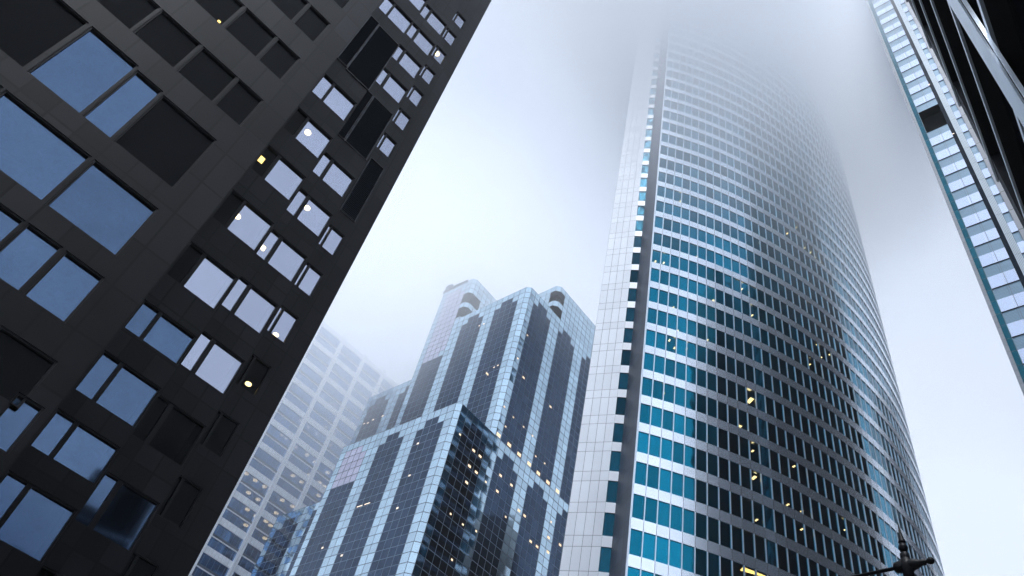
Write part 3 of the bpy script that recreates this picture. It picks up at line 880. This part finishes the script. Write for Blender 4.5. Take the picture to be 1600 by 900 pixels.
# bay A
for j, top in enumerate((12.2, 14.85, 17.75, 20.66, 24.55, 28.7, 32.9, 37.0, 41.2, None, None, 53.8, 57.9, 62.0, 66.2, 70.3)):
    if top is None: continue
    hgt = 2.25 if j > 3 else (1.65 if j in (1, 3) else 2.0)
    low = j < 4
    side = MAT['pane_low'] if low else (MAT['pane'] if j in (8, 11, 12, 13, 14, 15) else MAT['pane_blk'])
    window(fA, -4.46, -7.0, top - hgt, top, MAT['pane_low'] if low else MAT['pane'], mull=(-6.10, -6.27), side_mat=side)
louvre(fA, -4.36, -6.18, 43.1, 49.75); louvre(fA, -6.27, -7.0, 43.3, 49.9)
# bay Z, the wide one nearest the camera
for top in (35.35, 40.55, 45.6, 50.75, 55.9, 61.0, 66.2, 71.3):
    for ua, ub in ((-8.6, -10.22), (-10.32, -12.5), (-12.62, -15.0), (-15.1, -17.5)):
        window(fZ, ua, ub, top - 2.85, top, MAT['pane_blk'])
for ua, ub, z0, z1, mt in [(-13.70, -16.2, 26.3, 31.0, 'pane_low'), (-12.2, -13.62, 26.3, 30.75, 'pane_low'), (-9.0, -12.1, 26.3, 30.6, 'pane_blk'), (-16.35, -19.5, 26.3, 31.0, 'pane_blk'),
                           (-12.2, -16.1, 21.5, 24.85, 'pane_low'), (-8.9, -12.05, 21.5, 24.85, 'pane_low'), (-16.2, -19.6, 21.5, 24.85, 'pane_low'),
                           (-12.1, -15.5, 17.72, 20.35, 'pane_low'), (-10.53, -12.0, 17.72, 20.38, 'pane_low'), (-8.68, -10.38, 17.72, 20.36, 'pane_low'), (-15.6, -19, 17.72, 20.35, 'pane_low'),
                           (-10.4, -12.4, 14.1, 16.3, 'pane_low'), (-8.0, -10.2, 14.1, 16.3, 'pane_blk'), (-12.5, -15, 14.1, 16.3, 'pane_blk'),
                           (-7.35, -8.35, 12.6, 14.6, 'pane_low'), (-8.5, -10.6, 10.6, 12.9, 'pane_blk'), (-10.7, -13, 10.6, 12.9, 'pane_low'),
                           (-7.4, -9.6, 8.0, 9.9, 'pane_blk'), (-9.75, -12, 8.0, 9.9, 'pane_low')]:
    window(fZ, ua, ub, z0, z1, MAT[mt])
for fc in (fC, fB, fA, fZ): facet_wall(fc)
# returns of the teeth, the end wall and the roof
b = MB()
def retwall(p, q):
    n_ = (q - p).length
    b.face([V2(p, 0), V2(q, 0), V2(q, H6), V2(p, H6)], [(0, 0), (n_ / .95, 0), (n_ / .95, H6 / 1.9), (0, H6 / 1.9)])
iT = -nT
for f0, f1 in ((fZ, fA), (fA, fB), (fB, fC)):
    dv = f1.tip - f0.tip
    retwall(f0.tip, f0.tip + iT * dv.dot(iT))
endp = fC.tip + iT * 9
retwall(fC.tip, endp); retwall(endp, endp + dT * 13); retwall(endp + dT * 13, fZ.tip + dT * fZ.len); 
b.build('return_wall', MAT['granite_d'], gb)
b = MB()
lp = [fC.tip, endp, endp + dT * 13, fZ.tip + dT * fZ.len, fZ.tip, fA.tip, fB.tip]
b.face([V2(q, H6) for q in lp]); b.build('roof', MAT['granite_d'], gb)
# dark rooms behind the glass
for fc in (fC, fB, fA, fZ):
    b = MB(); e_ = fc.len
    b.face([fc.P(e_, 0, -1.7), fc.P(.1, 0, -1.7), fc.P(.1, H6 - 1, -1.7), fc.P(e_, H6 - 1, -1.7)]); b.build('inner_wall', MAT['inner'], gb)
# lamps in the rooms
def room_lamp(fc, px, w, h, mat='lamp', off=.75, disc=True):
    d = ray(*px); t_ = (fc.tip.dot(nT) - off) / (d.x * nT.x + d.y * nT.y)
    P_ = Vector((0, 0, CAM_Z)) + d * t_
    b = MB()
    if disc: b.lathe(P_, [(w * .5, -.03), (w * .5, .03)], 16)
    else: b.box(P_ - V2(dT * w / 2, 0) - Vector((0, 0, h / 2)), V2(dT * w, 0), V2(nT * .04, 0), (0, 0, h))
    b.build('room_lamp', MAT[mat], gb)
for fc, px, w in ((fA, (481, 207), .34), (fB, (480, 325), .34), (fA, (371, 338), .30), (fC, (431, 523), .32), (fC, (388, 600), .34), (fC, (728.7, 9), .45), (fC, (683, 84), .45), (fC, (506, 356), .25),
                  (fC, (431, 483), .25)): room_lamp(fc, px, w, 0)
room_lamp(fA, (406, 248), .40, .40, 'lamp_hi', .35, False)
room_lamp(fB, (411, 388), .20, .30, 'lamp', .35, False); room_lamp(fB, (424, 393), .10, .10, 'lamp', .35, False)
room_lamp(fZ, (321, 155), .42, .07, 'lamp_hi', .2, False); room_lamp(fZ, (333.5, 166), .12, .10, 'lamp_hi', .2, False); room_lamp(fZ, (342, 34), .12, .10, 'lamp_hi', .2, False)

# ------------------------------------------------------------------ 7. street lamp at the lower right
MAT['iron'] = plain('black painted cast iron', (.006, .006, .007), rough=.4, var=.2, scale=30, spec=.15)
dl = ray(1417, 884); tl = 6.0 / math.hypot(dl.x, dl.y)
PL = Vector((0, 0, CAM_Z)) + dl * tl
sl = root('street_lamp', (PL.x, PL.y, .13), 'black cast-iron street lamp with spiked finial and ladder bar before the curved tower', 'street lamp')
b = MB()
b.lathe((PL.x, PL.y, .13), [(.20, 0), (.20, .25), (.14, .35), (.11, .9), (.075, 1.1), (.06, 2.2), (.055, PL.z - 1.0), (.075, PL.z - .95), (.05, PL.z - .85), (.05, PL.z - .30)], 20)
b.build('post', MAT['iron'], sl, True)
b = MB()
K_ = .76
b.lathe((PL.x, PL.y, PL.z), [(x_ * K_, h_ * K_) for x_, h_ in [(.055, -.18), (.052, -.07), (.066, -.05), (.066, .05), (.040, .07), (.046, .085), (.046, .13), (.028, .145)]], 20)
b.build('collar', MAT['iron'], sl, True)
b = MB()
b.lathe((PL.x, PL.y, PL.z + .145 * K_), [(x_ * K_, h_ * K_) for x_, h_ in [(.012, 0), (.032, .012), (.044, .04), (.046, .055), (.044, .07), (.032, .098), (.014, .108), (.034, .112), (.036, .118), (.030, .14), (.012, .25), (.002, .36)]], 20)
b.build('finial', MAT['iron'], sl, True)
# ladder bar
ba = Vector((0.6095, -0.7928, 0))
b = MB()
b.lathe(PL - ba * .75, [(.014, 0), (.014, .65), (.040, .665), (.046, .70), (.046, .79), (.038, .82), (.030, .84), (.024, .855), (.024, .885), (.012, .895), (.020, .905), (.027, .92), (.027, .93), (.020, .945), (.004, .953)], 18, ba)
b.build('ladder_bar', MAT['iron'], sl, True)
MAT['globe'] = plain('milky lamp glass', (.75, .75, .72), rough=.2)
b = MB(); b.lathe((PL.x, PL.y, PL.z - .85), [(.06, 0), (.16, .12), (.20, .28), (.16, .44), (.07, .55)], 20); b.build('lantern_glass', MAT['globe'], sl, True)

# ------------------------------------------------------------------ 8. blocks out of frame that the mirror glass shows
def block(name, label, x0, x1, y0, y1, h, bay_=3.0, fl=3.9):
    r_ = root(name, ((x0 + x1) / 2, (y0 + y1) / 2, 0), label, 'office block')
    b = MB()
    c = [(x0, y0), (x1, y0), (x1, y1), (x0, y1)]
    for a, e in zip(c, c[1:] + c[:1]):
        n_ = math.dist(a, e) / bay_
        b.face([V2(a, 0), V2(e, 0), V2(e, h), V2(a, h)], [(0, 0), (n_, 0), (n_, h / fl), (0, h / fl)])
    b.build('facade', MAT['blk'], r_)
    b = MB(); b.face([V2(q, h) for q in c]); b.build('roof', MAT['soffit'], r_)
block('dark_office_block', 'dark office block standing across the street behind the camera', 74, 108, -18, 10, 195)
block('dark_office_tower', 'dark office tower standing beyond the slim glass tower', 112, 150, 44, 82, 190)
block('hazy_office_block', 'dark office block far beyond the slim glass tower', 152, 190, 106, 142, 180)
block('low_office_block', 'low dark office block down the street behind the camera', 20, 60, -75, -45, 28)

# ------------------------------------------------------------------ haze and the low cloud
HZ = 0.0002
m = bpy.data.materials.new('haze'); m.use_nodes = True
t = m.node_tree; t.nodes.clear()
o_ = t.nodes.new('ShaderNodeOutputMaterial'); v_ = t.nodes.new('ShaderNodeVolumePrincipled')
v_.inputs['Color'].default_value = (.97, .985, 1, 1); v_.inputs['Density'].default_value = HZ
t.links.new(v_.outputs[0], o_.inputs['Volume'])
b = MB(); b.box((-905, -905, -1), (1810, 0, 0), (0, 1810, 0), (0, 0, 217.5))
tag(b.build('haze', m), kind='stuff')

CB0, CB1 = 25.0, 214.0
m = bpy.data.materials.new('low cloud'); m.use_nodes = True
t = m.node_tree; t.nodes.clear()
o_ = t.nodes.new('ShaderNodeOutputMaterial'); v_ = t.nodes.new('ShaderNodeVolumePrincipled')
v_.inputs['Color'].default_value = (.978, .987, 1, 1)
v_.inputs['Anisotropy'].default_value = .25
g_ = t.nodes.new('ShaderNodeNewGeometry')
sx = t.nodes.new('ShaderNodeSeparateXYZ'); t.links.new(g_.outputs['Position'], sx.inputs[0])
def gauss(cx, cy, s):
    dx = nmath(t, 'SUBTRACT', sx.outputs[0], cx); dy = nmath(t, 'SUBTRACT', sx.outputs[1], cy)
    q = nmath(t, 'ADD', nmath(t, 'MULTIPLY', dx, dx), nmath(t, 'MULTIPLY', dy, dy))
    return nmath(t, 'EXPONENT', nmath(t, 'MULTIPLY', q, -1.0 / (s * s)))
CLOUD_BASE = 144.9
# the deck is ragged: it hangs low round the curved tower and the distant banded tower and lifts over the slim glass tower and the stepped one
zb = CLOUD_BASE
for cx, cy, sg, am in ((9.3, 31.9, 32.0, 105.1), (48.2, 68.8, 24.5, 66.0), (-35.0, 175.0, 42.0, 72.0), (54.0, 32.5, 24.6, -61.6), (-11.4, 98.8, 33.0, -31.1)):
    zb = nmath(t, 'SUBTRACT', zb, nmath(t, 'MULTIPLY', gauss(cx, cy, sg), am))
nz = noise(t, .014, 5, .62, g_.outputs['Position'])
zb = nmath(t, 'ADD', zb, nmath(t, 'MULTIPLY_ADD', nz, 44, -22))
dn = nmath(t, 'MULTIPLY', nmath(t, 'SUBTRACT', sx.outputs[2], zb), .00039)
dn = nmath(t, 'MINIMUM', nmath(t, 'MAXIMUM', dn, 0.0), .024)
thick = nmath(t, 'MULTIPLY', nmath(t, 'MINIMUM', nmath(t, 'MAXIMUM', nmath(t, 'MULTIPLY', nmath(t, 'SUBTRACT', sx.outputs[2], 168.0), .0045), 0.0), .07), gauss(24, 80, 30))
dn = nmath(t, 'ADD', dn, thick)                                                            # a thicker lump round the crown of the curved tower
t.links.new(dn, v_.inputs['Density'])
t.links.new(v_.outputs[0], o_.inputs['Volume'])
m.cycles.volume_step_rate = .4
b = MB(); b.box((-330, -300, CB0), (660, 0, 0), (0, 700, 0), (0, 0, CB1 - CB0))
tag(b.build('low_cloud', m), kind='stuff')
